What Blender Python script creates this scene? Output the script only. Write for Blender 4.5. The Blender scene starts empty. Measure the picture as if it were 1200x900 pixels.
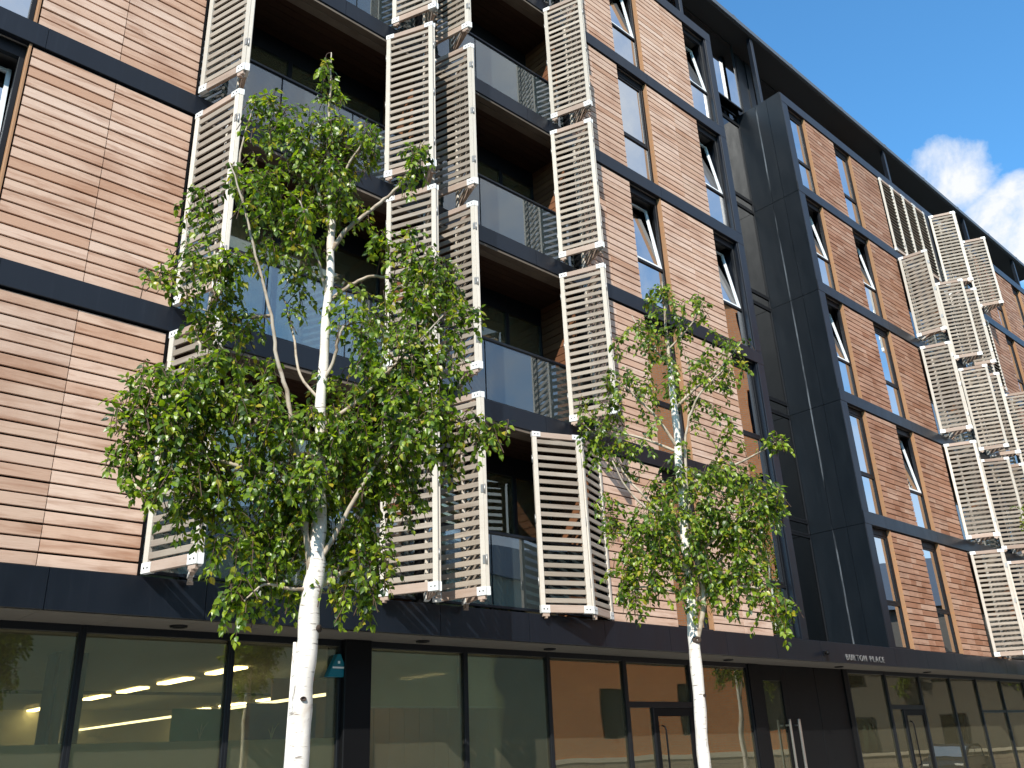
import bpy, bmesh, math, random
from mathutils import Vector, Matrix, noise
C = bpy.context.scene.collection
R = math.radians

# ------------------------------------------------------------------ helpers
class MB:
    """collects boxes, prisms and tubes into one mesh; every piece carries its own random number"""
    def __init__(s, seed=0):
        s.v = []; s.f = []; s.m = []; s.r = []; s.sm = []; s.rng = random.Random(seed)
    def poly(s, verts, faces, mat=0, rnd=None, smooth=False):
        o = len(s.v); rnd = s.rng.random() if rnd is None else rnd
        s.v += [tuple(p) for p in verts]
        for f in faces:
            s.f.append(tuple(o + i for i in f)); s.m.append(mat); s.r.append(rnd); s.sm.append(smooth)
    def box(s, x0, x1, y0, y1, z0, z1, mat=0, M=None, rnd=None):
        vs = [Vector(p) for p in ((x0,y0,z0),(x1,y0,z0),(x1,y1,z0),(x0,y1,z0),(x0,y0,z1),(x1,y0,z1),(x1,y1,z1),(x0,y1,z1))]
        if M: vs = [M @ p for p in vs]
        s.poly(vs, ((0,3,2,1),(4,5,6,7),(0,1,5,4),(1,2,6,5),(2,3,7,6),(3,0,4,7)), mat, rnd)
    def bar(s, x0, x1, y0, y1, z0, z1, b=.004, mat=0, M=None):
        """a box with chamfered long edges (x, y or z, whichever is longest)"""
        d = (x1-x0, y1-y0, z1-z0); a = d.index(max(d)); o = [(x0,x1),(y0,y1),(z0,z1)]
        (p0,p1),(q0,q1) = o[(a+1)%3], o[(a+2)%3]
        b = min(b, (p1-p0)/3, (q1-q0)/3)
        ring = [(p0+b,q0),(p1-b,q0),(p1,q0+b),(p1,q1-b),(p1-b,q1),(p0+b,q1),(p0,q1-b),(p0,q0+b)]
        vs = []
        for e in o[a]:
            for p, q in ring:
                c = [0,0,0]; c[a] = e; c[(a+1)%3] = p; c[(a+2)%3] = q
                c = Vector(c); vs.append(M @ c if M else c)
        fs = [(i,(i+1)%8,8+(i+1)%8,8+i) for i in range(8)] + [tuple(range(7,-1,-1)), tuple(range(8,16))]
        s.poly(vs, fs, mat)
    def tube(s, pts, n=8, mat=0, smooth=True, cap=True):
        """pts: (x, y, z, radius) along a path"""
        P = [Vector(p[:3]) for p in pts]; vs = []; rnd = s.rng.random()
        up = Vector((.31,.17,.9)).normalized(); T0 = (P[1]-P[0]).normalized()
        side = T0.cross(up)
        if side.length < .05: side = T0.cross(Vector((1,0,0)))
        side.normalize()
        for i, p in enumerate(P):
            t = (P[min(i+1,len(P)-1)] - P[max(i-1,0)]).normalized()
            side = (side - t*side.dot(t)).normalized(); b = t.cross(side)
            for k in range(n):
                a = 2*math.pi*k/n
                vs.append(p + (side*math.cos(a) + b*math.sin(a))*pts[i][3])
        fs = [(i*n+k, i*n+(k+1)%n, (i+1)*n+(k+1)%n, (i+1)*n+k) for i in range(len(P)-1) for k in range(n)]
        if cap: fs += [tuple(range(n-1,-1,-1)), tuple(range((len(P)-1)*n, len(P)*n))]
        s.poly(vs, fs, mat, rnd, smooth)
    def lathe(s, prof, c=(0,0,0), n=20, mat=0):
        vs = [(c[0]+r*math.cos(2*math.pi*k/n), c[1]+r*math.sin(2*math.pi*k/n), c[2]+z) for r, z in prof for k in range(n)]
        fs = [(i*n+k, i*n+(k+1)%n, (i+1)*n+(k+1)%n, (i+1)*n+k) for i in range(len(prof)-1) for k in range(n)]
        s.poly(vs, fs, mat, None, True)
    def mesh(s, name, mats):
        me = bpy.data.meshes.new(name)
        me.from_pydata(s.v, [], s.f)
        for m in (mats if isinstance(mats, (list,tuple)) else [mats]): me.materials.append(m)
        me.polygons.foreach_set('material_index', s.m)
        me.polygons.foreach_set('use_smooth', s.sm)
        a = me.attributes.new('rnd', 'FLOAT', 'FACE'); a.data.foreach_set('value', s.r)
        me.update(); return me
    def build(s, name, mats, parent=None, kind=None, loc=None):
        return link(name, s.mesh(name, mats), parent, kind, loc)

def link(name, me, parent=None, kind=None, loc=None):
    o = bpy.data.objects.new(name, me); C.objects.link(o)
    if parent: o.parent = parent
    if loc is not None: o.location = loc
    if kind: o['kind'] = kind
    return o
def tag(o, label, cat=None, group=None):
    o['label'] = label
    if cat: o['category'] = cat
    if group: o['group'] = group
    return o
def thing(name, label, cat, loc=(0,0,0), group=None, rz=0):
    o = link(name, None, None, None, loc); o.rotation_euler = (0,0,rz)
    return tag(o, label, cat, group)
def copy_tree(o, parent=None):
    c = o.copy(); C.objects.link(c)
    if parent: c.parent = parent
    for ch in list(o.children): copy_tree(ch, c)
    return c

# ------------------------------------------------------------------ materials
class NT:
    def __init__(s, name):
        s.mat = bpy.data.materials.new(name); s.mat.use_nodes = True
        s.t = s.mat.node_tree; s.t.nodes.clear(); s.out = s.n('ShaderNodeOutputMaterial')
    def n(s, t, **k):
        x = s.t.nodes.new(t)
        for a, b in k.items(): setattr(x, a, b)
        return x
    def l(s, a, b): s.t.links.new(a, b)
    def val(s, sock, v):
        if hasattr(v, 'is_output'): s.l(v, sock)
        else: sock.default_value = (*v, 1) if isinstance(v, tuple) and len(v) == 3 and sock.type == 'RGBA' else v
    def math(s, op, a, b=0., c=0., clamp=False):
        m = s.n('ShaderNodeMath', operation=op, use_clamp=clamp)
        s.val(m.inputs[0], a); s.val(m.inputs[1], b); s.val(m.inputs[2], c); return m.outputs[0]
    def pos(s, scale=(1,1,1)):
        g = s.n('ShaderNodeNewGeometry'); m = s.n('ShaderNodeVectorMath', operation='MULTIPLY')
        s.l(g.outputs['Position'], m.inputs[0]); m.inputs[1].default_value = scale; return m.outputs[0]
    def noise(s, vec, scale=1., detail=4., rough=.55, dist=0.):
        x = s.n('ShaderNodeTexNoise'); s.l(vec, x.inputs['Vector'])
        x.inputs['Scale'].default_value = scale; x.inputs['Detail'].default_value = detail
        x.inputs['Roughness'].default_value = rough; x.inputs['Distortion'].default_value = dist
        return x.outputs['Fac']
    def ramp(s, f, stops, interp='LINEAR'):
        r = s.n('ShaderNodeValToRGB'); s.val(r.inputs[0], f); e = r.color_ramp.elements; r.color_ramp.interpolation = interp
        while len(e) < len(stops): e.new(.5)
        for k, (p, c) in enumerate(stops): e[k].position = p; e[k].color = (*c, 1) if not isinstance(c, float) else (c,c,c,1)
        return r.outputs[0]
    def mix(s, f, a, b, blend='MIX'):
        m = s.n('ShaderNodeMix', data_type='RGBA', blend_type=blend)
        s.val(m.inputs[0], f); s.val(m.inputs[6], a); s.val(m.inputs[7], b); return m.outputs[2]
    def attr(s, name='rnd'):
        return s.n('ShaderNodeAttribute', attribute_name=name).outputs['Fac']
    def bump(s, h, strength=.3, dist=.01):
        b = s.n('ShaderNodeBump'); s.l(h, b.inputs['Height']); b.inputs['Strength'].default_value = strength; b.inputs['Distance'].default_value = dist
        return b.outputs[0]
    def bsdf(s, col, rough=.6, metal=0., spec=.5, normal=None, coat=0.):
        p = s.n('ShaderNodeBsdfPrincipled')
        s.val(p.inputs['Base Color'], col); s.val(p.inputs['Roughness'], rough); s.val(p.inputs['Metallic'], metal)
        p.inputs['Specular IOR Level'].default_value = spec; p.inputs['Coat Weight'].default_value = coat
        if normal is not None: s.l(normal, p.inputs['Normal'])
        return p.outputs[0]
    def done(s, sh): s.l(sh, s.out.inputs[0]); return s.mat

def plain(name, col, rough=.6, metal=0., spec=.5, var=.15, scale=6.):
    t = NT(name); n = t.noise(t.pos(), scale, 4)
    c = t.mix(n, tuple(x*(1-var) for x in col), tuple(x*(1+var) for x in col))
    return t.done(t.bsdf(c, rough, metal, spec))

def timber(name, tones, stain, dark, grain=1., st=1.):
    """weathered boards: tone per board, long grain, knots and dark water stains"""
    t = NT(name); r = t.attr()
    base = t.ramp(r, [(i/(len(tones)-1), c) for i, c in enumerate(tones)])
    off = t.n('ShaderNodeVectorMath', operation='ADD'); t.l(t.pos((2.6,2.6,52)), off.inputs[0])
    cv = t.n('ShaderNodeCombineXYZ'); t.l(t.math('MULTIPLY', r, 91.), cv.inputs[0]); t.l(cv.outputs[0], off.inputs[1])
    g = t.noise(off.outputs[0], 2.2, 6, .62, .6)
    off2 = t.n('ShaderNodeVectorMath', operation='ADD'); t.l(t.pos((.75,.75,8)), off2.inputs[0]); t.l(cv.outputs[0], off2.inputs[1])
    k = t.noise(off2.outputs[0], 1.7, 5, .6, .4)
    col = t.mix(t.ramp(g, [(.3, .0), (.75, 1.)]), t.mix(.34*grain, base, dark), base)
    col = t.mix(t.math('MULTIPLY', t.ramp(k, [(.5, 0.), (.7, 1.)]), .6*st), col, stain)
    blotch = t.noise(t.pos((.8,.8,1.1)), 1.0, 5, .6)
    col = t.mix(t.math('MULTIPLY', t.ramp(blotch, [(.5,0.),(.74,1.)]), .6*st), col, stain)
    oi = t.n('ShaderNodeObjectInfo'); hs = t.n('ShaderNodeHueSaturation'); t.l(col, hs.inputs['Color'])
    t.l(t.math('MULTIPLY_ADD', oi.outputs['Random'], (.14 if name.startswith('cedar') else .3), (.93 if name.startswith('cedar') else .85)), hs.inputs['Value'])
    return t.done(t.bsdf(hs.outputs[0], .72, 0, .25, t.bump(g, .25, .004)))

M = {}
M['cedar'] = timber('cedar boards weathered', [(.45,.27,.18),(.6,.435,.33),(.51,.33,.235),(.64,.485,.385),(.55,.375,.275),(.62,.455,.355)], (.22,.085,.035), (.33,.175,.1))
M['cedar_warm'] = timber('cedar boards warm', [(.31,.165,.1),(.42,.255,.175),(.36,.19,.12),(.46,.305,.22),(.27,.13,.075),(.4,.23,.15)], (.13,.05,.022), (.2,.08,.04))
M['cedar_jamb'] = timber('cedar fresh jamb', [(.25,.125,.06),(.32,.18,.095)], (.4,.18,.07), (.38,.2,.1), .6)
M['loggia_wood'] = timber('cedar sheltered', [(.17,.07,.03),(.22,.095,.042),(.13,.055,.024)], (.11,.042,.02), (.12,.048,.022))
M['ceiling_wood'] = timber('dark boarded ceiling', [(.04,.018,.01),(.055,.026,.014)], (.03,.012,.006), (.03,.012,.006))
M['edge'] = timber('grey brown edge board', [(.13,.1,.075),(.17,.135,.105)], (.07,.05,.035), (.08,.06,.045))
M['slat'] = timber('shutter slats weathered', [(.27,.225,.175),(.38,.325,.26),(.32,.27,.215),(.44,.38,.31)], (.17,.13,.1), (.19,.15,.115))
M['stile'] = timber('shutter stile bleached', [(.47,.42,.35),(.6,.55,.475)], (.4,.32,.23), (.42,.35,.27), .5, .3)
M['rail'] = timber('shutter rail brown', [(.36,.27,.215),(.43,.335,.27)], (.26,.17,.12), (.25,.17,.12))

def metal(name, col, rough, streak=0.):
    t = NT(name); n = t.noise(t.pos((2,2,.5)), 2.5, 5, .6)
    v = t.noise(t.pos((14,14,.7)), 1.6, 3)
    c = t.mix(n, tuple(x*.86 for x in col), tuple(x*1.14 for x in col))
    c = t.mix(t.math('MULTIPLY', t.ramp(v, [(.55,0.),(.8,1.)]), .22), c, tuple(min(1,x*2.2+.01) for x in col))
    r = t.math('MULTIPLY_ADD', n, .18, rough-.09)
    if streak:                                  # pale, broken vertical streak along the joint of the panels
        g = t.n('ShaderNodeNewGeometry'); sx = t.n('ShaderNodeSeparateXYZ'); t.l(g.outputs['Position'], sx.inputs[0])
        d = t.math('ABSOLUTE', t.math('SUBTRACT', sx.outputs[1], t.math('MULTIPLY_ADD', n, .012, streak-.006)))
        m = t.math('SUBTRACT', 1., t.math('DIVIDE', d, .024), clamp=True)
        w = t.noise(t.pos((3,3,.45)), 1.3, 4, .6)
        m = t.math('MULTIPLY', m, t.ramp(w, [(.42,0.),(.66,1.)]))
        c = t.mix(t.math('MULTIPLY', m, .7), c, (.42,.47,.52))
    return t.done(t.bsdf(c, r, .0, .38, t.bump(t.noise(t.pos((1,1,.6)), 1.6, 2), .12, .06)))
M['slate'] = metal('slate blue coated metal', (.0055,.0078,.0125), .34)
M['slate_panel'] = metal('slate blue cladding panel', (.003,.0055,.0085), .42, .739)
M['black'] = plain('black coated metal', (.005,.005,.0055), .5, 0, .12)
M['frame_black'] = plain('black window frame', (.008,.009,.011), .45, 0, .25)
M['frame_white'] = plain('white painted sash', (.72,.74,.74), .4, var=.05)
M['galv'] = plain('pale corner plate', (.68,.67,.63), .5, .1, var=.1, scale=20)
M['bolt'] = plain('dark bolt', (.03,.03,.03), .5)
M['hinge'] = plain('steel hinge', (.35,.34,.32), .45, .7)
M['soffit'] = plain('soffit board', (.13,.115,.095), .7)
M['roof_soffit'] = plain('dark roof soffit', (.012,.012,.013), .8)
M['roof_edge'] = plain('zinc roof edge', (.07,.085,.105), .5)
M['room'] = plain('room plaster', (.4,.39,.29), .9, var=.06)
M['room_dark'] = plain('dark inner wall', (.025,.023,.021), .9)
M['room_wood'] = plain('brown wall lining', (.16,.085,.045), .7)
M['slab'] = plain('concrete slab', (.22,.21,.2), .9)
M['curtain'] = plain('cream curtain', (.7,.62,.48), .9, var=.08)
M['steel'] = plain('brushed steel', (.5,.48,.45), .35, .9, var=.1)
M['navy'] = plain('navy poster', (.01,.025,.15), .5)
M['green'] = plain('green poster', (.03,.2,.085), .5)
M['white'] = plain('white paint', (.78,.78,.76), .5, var=.04)
M['red'] = plain('red plastic', (.4,.04,.02), .4)
M['teal'] = plain('teal plastic', (.0,.14,.19), .35, var=.05)
M['rubber'] = plain('black rubber', (.012,.012,.012), .8)
M['carpaint'] = plain('dark blue car paint', (.01,.02,.045), .2, .3, .6, var=.03)
M['mint'] = plain('mint frosted panel', (.42,.6,.53), .35, var=.06)

def glass(name, tint, base, gain, rough=0., refl=(.93,.97,1)):
    t = NT(name); fr = t.n('ShaderNodeFresnel'); fr.inputs[0].default_value = 1.5
    f = t.math('MULTIPLY_ADD', fr.outputs[0], gain, base, clamp=True)
    tr = t.n('ShaderNodeBsdfTransparent'); tr.inputs[0].default_value = (*tint, 1)
    gl = t.n('ShaderNodeBsdfGlossy'); gl.inputs['Roughness'].default_value = rough
    gl.inputs['Color'].default_value = (*refl, 1)
    wv = t.noise(t.pos(), .9, 1)
    t.l(t.bump(wv, .06, .05), gl.inputs['Normal'])
    mx = t.n('ShaderNodeMixShader'); t.l(f, mx.inputs[0]); t.l(tr.outputs[0], mx.inputs[1]); t.l(gl.outputs[0], mx.inputs[2])
    return t.done(mx.outputs[0])
M['letter'] = plain('dull metal letters', (.13,.125,.12), .6, .1)
M['pane'] = glass('window glass coated', (.35,.39,.39), .55, 1.2)
M['pane_dark'] = glass('dark coated glass', (.035,.045,.05), .08, .8)
M['shop_glass'] = glass('shop glass', (.88,.88,.74), .11, 1.3, 0., (1,.94,.76))
M['rail_glass'] = glass('balustrade glass', (.6,.68,.69), .1, 1.3)
def hazy(m, col, f):
    t = m.node_tree; o = t.nodes['Material Output']; s0 = o.inputs[0].links[0].from_socket
    d = t.nodes.new('ShaderNodeBsdfDiffuse'); d.inputs[0].default_value = (*col,1)
    x = t.nodes.new('ShaderNodeMixShader'); x.inputs[0].default_value = f; t.links.new(s0, x.inputs[1]); t.links.new(d.outputs[0], x.inputs[2]); t.links.new(x.outputs[0], o.inputs[0])
hazy(M['rail_glass'], (.5,.62,.62), .045)
hazy(M['shop_glass'], (.55,.51,.33), .06)
def film():
    t = NT('frosted film'); d = t.n('ShaderNodeBsdfDiffuse'); d.inputs[0].default_value = (.85,.86,.7,1)
    tl = t.n('ShaderNodeBsdfTranslucent'); tl.inputs[0].default_value = (.5,.52,.42,1)
    tr = t.n('ShaderNodeBsdfTransparent'); tr.inputs[0].default_value = (.8,.82,.7,1)
    a = t.n('ShaderNodeMixShader'); a.inputs[0].default_value = .35; t.l(d.outputs[0], a.inputs[1]); t.l(tl.outputs[0], a.inputs[2])
    b = t.n('ShaderNodeMixShader'); b.inputs[0].default_value = .08; t.l(a.outputs[0], b.inputs[1]); t.l(tr.outputs[0], b.inputs[2])
    return t.done(b.outputs[0])
M['film'] = film()
def blind_mat():
    t = NT('roller blind cloth'); d = t.n('ShaderNodeBsdfDiffuse'); d.inputs[0].default_value = (.78,.74,.58,1)
    tr = t.n('ShaderNodeBsdfTransparent')
    m = t.n('ShaderNodeMixShader'); m.inputs[0].default_value = .12; t.l(d.outputs[0], m.inputs[1]); t.l(tr.outputs[0], m.inputs[2])
    return t.done(m.outputs[0])
M['blind'] = blind_mat()
def lamp(name, col, s):
    t = NT(name); e = t.n('ShaderNodeEmission'); e.inputs[0].default_value = (*col,1); e.inputs[1].default_value = s
    return t.done(e.outputs[0])
M['lamp'] = lamp('warm ceiling lamp', (1,.8,.45), 9)
M['strip'] = lamp('strip lamp', (1,.85,.55), 3)

def brick(name, c1, c2, mortar, ux, uy):
    t = NT(name); g = t.n('ShaderNodeNewGeometry'); d = t.n('ShaderNodeVectorMath', operation='DOT_PRODUCT')
    t.l(g.outputs['Position'], d.inputs[0]); d.inputs[1].default_value = (ux, uy, 0)
    s = t.n('ShaderNodeSeparateXYZ'); t.l(g.outputs['Position'], s.inputs[0])
    cb = t.n('ShaderNodeCombineXYZ'); t.l(d.outputs['Value'], cb.inputs[0]); t.l(s.outputs[2], cb.inputs[1])
    b = t.n('ShaderNodeTexBrick'); t.l(cb.outputs[0], b.inputs['Vector'])
    b.inputs['Color1'].default_value = (*c1,1); b.inputs['Color2'].default_value = (*c2,1); b.inputs['Mortar'].default_value = (*mortar,1)
    b.inputs['Scale'].default_value = 1; b.inputs['Mortar Size'].default_value = .01; b.inputs['Brick Width'].default_value = .225; b.inputs['Row Height'].default_value = .075
    n = t.noise(t.pos(), .7, 4); c = t.mix(t.math('MULTIPLY', n, .35), b.outputs[0], (.2,.09,.05))
    return t.done(t.bsdf(c, .85, 0, .2))
TX, TY = .43, .903                      # the brick building's front runs this way
M['brick'] = brick('orange brick', (.68,.25,.085), (.6,.205,.065), (.42,.3,.2), TX, TY)
M['brick_brown'] = brick('brown brick', (.2,.175,.12), (.17,.15,.105), (.22,.2,.16), 1, 0)
M['stone'] = brick('pale stone blocks', (.42,.37,.29), (.36,.31,.25), (.25,.22,.19), TX, TY)
M['stone'].node_tree.nodes['Brick Texture'].inputs['Brick Width'].default_value = .6
M['stone'].node_tree.nodes['Brick Texture'].inputs['Row Height'].default_value = .22
M['coping'] = plain('pale stone coping', (.62,.56,.45), .8)
M['render_grey'] = plain('grey render', (.14,.125,.105), .9)
M['render_olive'] = plain('pale olive render', (.62,.57,.4), .9, var=.2, scale=.7)
M['asphalt'] = plain('asphalt', (.05,.05,.052), .9, var=.3, scale=30)
def paving():
    t = NT('paving slabs'); b = t.n('ShaderNodeTexBrick'); t.l(t.pos(), b.inputs['Vector'])
    b.inputs['Color1'].default_value = (.46,.44,.4,1); b.inputs['Color2'].default_value = (.41,.39,.36,1); b.inputs['Mortar'].default_value = (.12,.11,.1,1)
    b.inputs['Scale'].default_value = 1; b.inputs['Mortar Size'].default_value = .006; b.inputs['Brick Width'].default_value = .6; b.inputs['Row Height'].default_value = .6
    return t.done(t.bsdf(b.outputs[0], .85, 0, .25))
M['paving'] = paving()

def bark():
    t = NT('white birch bark')
    n = t.noise(t.pos((1,1,1)), 3.5, 5, .6)
    c = t.mix(n, (.6,.53,.45), (.82,.78,.71))
    band = t.noise(t.pos((9,9,60)), 1.0, 4, .6, .3)
    c = t.mix(t.math('MULTIPLY', t.ramp(band, [(.6,0.),(.67,1.)]), .8), c, (.14,.105,.08))
    patch = t.noise(t.pos((5,5,2.6)), 1.0, 4, .6, .5)
    c = t.mix(t.math('MULTIPLY', t.ramp(patch, [(.56,0.),(.7,1.)]), .6), c, (.42,.3,.2))
    scar = t.noise(t.pos((6,6,1.1)), 1.7, 6, .65, 1.2)
    c = t.mix(t.math('MULTIPLY', t.ramp(scar, [(.63,0.),(.67,1.)]), .7), c, (.1,.075,.055))
    return t.done(t.bsdf(c, .65, 0, .3, t.bump(band, .35, .006)))
M['bark'] = bark()
def bough():
    t = NT('birch bough bark'); n = t.noise(t.pos((12,12,12)), 1., 4)
    return t.done(t.bsdf(t.ramp(n, [(.3,(.2,.14,.09)),(.5,(.4,.33,.25)),(.75,(.45,.39,.31))]), .7, 0, .3))
M['bough'] = bough()
M['twig'] = plain('brown twig', (.075,.042,.025), .8)
M['knot'] = plain('dark knot', (.05,.032,.022), .9)
def leaf():
    t = NT('birch leaf'); r = t.attr()
    c = t.ramp(r, [(0,(.016,.038,.006)),(.25,(.045,.088,.008)),(.55,(.115,.19,.012)),(.85,(.25,.32,.018)),(1.,(.36,.3,.03))])
    p = t.bsdf(c, .36, 0, .5)
    tl = t.n('ShaderNodeBsdfTranslucent'); t.l(t.mix(1., c, (2.0,2.1,.8), 'MULTIPLY'), tl.inputs[0])
    m = t.n('ShaderNodeMixShader'); m.inputs[0].default_value = .42; t.l(p, m.inputs[1]); t.l(tl.outputs[0], m.inputs[2])
    return t.done(m.outputs[0])
M['leaf'] = leaf()

# ------------------------------------------------------------------ the apartment building
FL = [3.36, 6.29, 9.21, 12.12, 15.03, 17.93]       # tops of the floor beams
BH = .29                                           # beam height
bld = thing('apartment_building', 'apartment block clad in cedar boards and dark slate metal with folding louvred shutters', 'building', (0,0,0))
def part(mb, name, mats, parent=None, label=None):
    o = mb.build(name, mats, parent or bld)
    if label: o['label'] = label
    return o

# --- floor slabs, inner walls, roof
for i, z in enumerate(FL):
    m = MB(i)
    m.box(-1.9, 3.1, .07, 8, z-BH+.02, z-.012); m.box(3.1, 10.2, .13, 8, z-BH+.02, z-.012); m.box(10.2, 15.5, .07, 8, z-BH+.02, z-.012)
    m.box(15.5, 18.85, 1.45, 8, z-BH+.02, z-.012)
    m.box(18.85, 24.2, .07, 8, z-BH+.02, z-.012); m.box(24.2, 31, .13, 8, z-BH+.02, z-.012); m.box(31, 40, .07, 8, z-BH+.02, z-.012)
    part(m, 'floor_slab', M['slab'])
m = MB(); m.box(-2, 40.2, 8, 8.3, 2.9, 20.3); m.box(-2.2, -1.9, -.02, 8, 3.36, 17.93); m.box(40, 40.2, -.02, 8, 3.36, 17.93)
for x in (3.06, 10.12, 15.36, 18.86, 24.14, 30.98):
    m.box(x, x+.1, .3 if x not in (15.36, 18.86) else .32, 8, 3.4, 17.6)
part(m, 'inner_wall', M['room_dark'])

m = MB()
m.box(-3, 41, .5, 8.6, 20.34, 20.46); 
part(m, 'roof', M['roof_edge'])
m = MB(); m.box(-2.98, 40.98, .53, 8.5, 20.3, 20.34); part(m, 'roof_soffit', M['roof_soffit'])
m = MB(3)
x = -3.
while x < 41:                                       # lapped edge flashing
    m.box(x, x+2.96, .462, .5, 20.345, 20.49); m.box(x+2.9, x+3.02, .455, .5, 20.34, 20.505); x += 3
part(m, 'roof_flashing', M['roof_edge'])

# --- floor beams
def beam(x0, x1, z):
    m = MB(int(z*10)); x = x0
    while x < x1-.01:
        e = min(x+3.72, x1); m.bar(x, e-.005, -.03, .055, z-BH, z, .006); x = e
    m.box(x0+.05, x1-.05, .0, .06, z-BH+.03, z-.03)
    return part(m, 'floor_beam', M['slate'])
for z in FL[1:]:
    beam(-2.2, 15.57, z); beam(18.78, 40.2, z)
m = MB()
for a, b in ((-2.2, 15.55), (18.8, 40.2)): m.box(a, b, .06, .5, FL[5]-.03, FL[5]-.002)
part(m, 'parapet_cap', M['slate'])

# --- timber panels
def panel(x0, x1, z0, z1, warm=0., seed=0):
    m = MB(seed); r = m.rng; n = round((z1-z0)/.1315); p = (z1-z0-.012)/n
    for k in range(n):
        a = z0+.006+k*p; cuts = [x0+.004]
        if warm and r.random() < .8: cuts.append(x0+(x1-x0)*r.uniform(.25,.75))
        cuts.append(x1-.004); last = r.random()
        for q, (u, v) in enumerate(zip(cuts, cuts[1:])):
            dy = r.uniform(-.003, .003); dz = r.uniform(-.0015,.0015)
            m.bar(u, v-(.003 if q < len(cuts)-2 else 0), dy, .024+dy, a+dz, a+p-.02+dz, .003)
    o = part(m, 'timber_panel', M['cedar_warm'] if warm else M['cedar'])
    return o
def clad(x0, x1, fl, seam=None, warm=0., seed=0):
    z0, z1 = FL[fl], FL[fl+1]-BH
    back = MB(); back.box(x0, x1, .034, .28, z0-.02, z1+.02); part(back, 'backing_wall', M['black'])
    xs = [x0] + ([seam] if seam else []) + [x1]
    for k, (a, b) in enumerate(zip(xs, xs[1:])): panel(a, b, z0, z1, warm, seed*7+k+fl*100)

# --- windows
def window(x0, x1, fl, tilt=0., blind=0, seed=0):
    z0, z1 = FL[fl], FL[fl+1]-BH; zt = z0+.93; y0, y1 = .085, .155; f = .055
    m = MB(seed)
    m.bar(x0, x0+f, y0, y1, z0, z1); m.bar(x1-f-.03, x1-.03, y0, y1, z0, z1)
    m.bar(x0+f, x1-f-.03, y0+.002, y1-.002, z0, z0+f); m.bar(x0+f, x1-f-.03, y0+.002, y1-.002, z1-f-.1, z1)
    m.bar(x0+f, x1-f-.03, y0+.002, y1-.002, zt, zt+.06)
    w = part(m, 'window', M['frame_black'])
    xa, xb = x0+f, x1-f-.03
    m = MB(); m.box(xa-.01, xb+.01, .115, .123, z0+f-.01, zt+.01); part(m, 'pane', M['pane'], w)
    zs, ze = zt+.06, z1-f-.1
    T = Matrix.Translation((0,.11,zs)) @ Matrix.Rotation(R(-tilt), 4, 'X') @ Matrix.Translation((0,-.11,-zs))
    m = MB(); g = .05
    m.bar(xa+.004, xa+g, .095, .15, zs+.004, ze-.004, M=T); m.bar(xb-g, xb-.004, .095, .15, zs+.004, ze-.004, M=T)
    m.bar(xa+g, xb-g, .097, .148, zs+.004, zs+g, M=T); m.bar(xa+g, xb-g, .097, .148, ze-g, ze-.004, M=T)
    s = part(m, 'sash', M['frame_white'] if tilt else M['frame_black'], w)
    m = MB(); m.box(xa+g-.01, xb-g+.01, .119, .127, zs+g-.01, ze-g+.01, M=T); part(m, 'sash_pane', M['pane'], w)
    m = MB(); m.bar(x1-.03, x1-.002, -.006, .084, z0+.003, z1-.003); part(m, 'jamb_board', M['slate' if abs(x1-15.33) < .01 else 'cedar_jamb'], w)
    m = MB(); m.box(x0-.02, x0-.001, .03, .16, z0+.003, z1-.003); part(m, 'reveal', M['frame_black'], w)
    m = MB(); m.box(x0, x1-.03, .0, .085, z0, z0+.018); part(m, 'sill', M['slate'], w)
    if blind:
        m = MB(seed)
        if blind == 1: m.box(xa, xb, .3, .31, z1-1.5, z1-.02)
        else:
            n = 14
            P = [(xb-(xb-xa)*.5*k/n, .34+.03*math.sin(k*1.9)) for k in range(n+1)]
            vs = [(px, py, zz) for px, py in P for zz in (z0+.05, z1)]
            m.poly(vs, [(2*k, 2*k+1, 2*k+3, 2*k+2) for k in range(n)], 0, .5, True)
        part(m, 'window_blind' if blind == 1 else 'curtain', M['curtain'], w)

rr = random.Random(5)
for fl in range(5):
    clad(-1.88, -.72, fl, None, 0, 1); clad(-.7, .45, fl, None, 0, 2)
    window(.46, 1.40, fl, 9 if fl in (1,) else 0, rr.choice((0,0,2)), fl)
    clad(1.41, 3.20, fl, 2.29, 0, 3)
    clad(10.12, 11.70, fl, 10.92, 0, 4)
    window(11.71, 12.66, fl, 8 if fl in (2,4) else 0, (0,0,0,1,0)[fl], 10+fl)
    clad(12.67, 14.43, fl, 13.55, 0, 5)
    window(14.44, 15.33, fl, 9 if fl in (2,3,4) else 0, 0, 20+fl)
    clad(20.0, 21.56, fl, 20.78, 1, 6)
    window(19.08, 19.99, fl, 9 if fl in (2,3) else 0, (1,0,0,0,1)[fl], 30+fl)
    window(21.57, 22.55, fl, 8 if fl in (1,3) else 0, (0,2,0,0,0)[fl], 40+fl)
    clad(22.56, 24.22, fl, 23.4, 1, 7)
    clad(31.02, 32.58, fl, 31.8, 1, 8)
    window(32.6, 33.5, fl, 0, 0, 50+fl)
    clad(33.51, 35.1, fl, 34.3, 1, 9)
    window(35.11, 36.0, fl, 0, 0, 60+fl)
    clad(36.02, 37.9, fl, 36.9, 1, 10); clad(37.92, 39.98, fl, 38.9, 1, 11)
# end posts of both halves and the dark posts beside the loggias
for a, b, y in ((15.335, 15.57, .42), (18.78, 19.07, .055)):
    m = MB(); 
    for i in range(5): m.bar(a, b, -.028 if a < 16 else -.024, y, FL[i]+.003, FL[i+1]-BH-.003, .006)
    part(m, 'corner_post', M['slate'])
for x in (3.2, 10.08, 24.22, 30.98):
    m = MB()
    for i in range(5): m.box(x, x+.025 if x != 10.08 else x+.035, .0, .2, FL[i]+.002, FL[i+1]-BH-.002)
    part(m, 'trim_post', M['black'])

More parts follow.
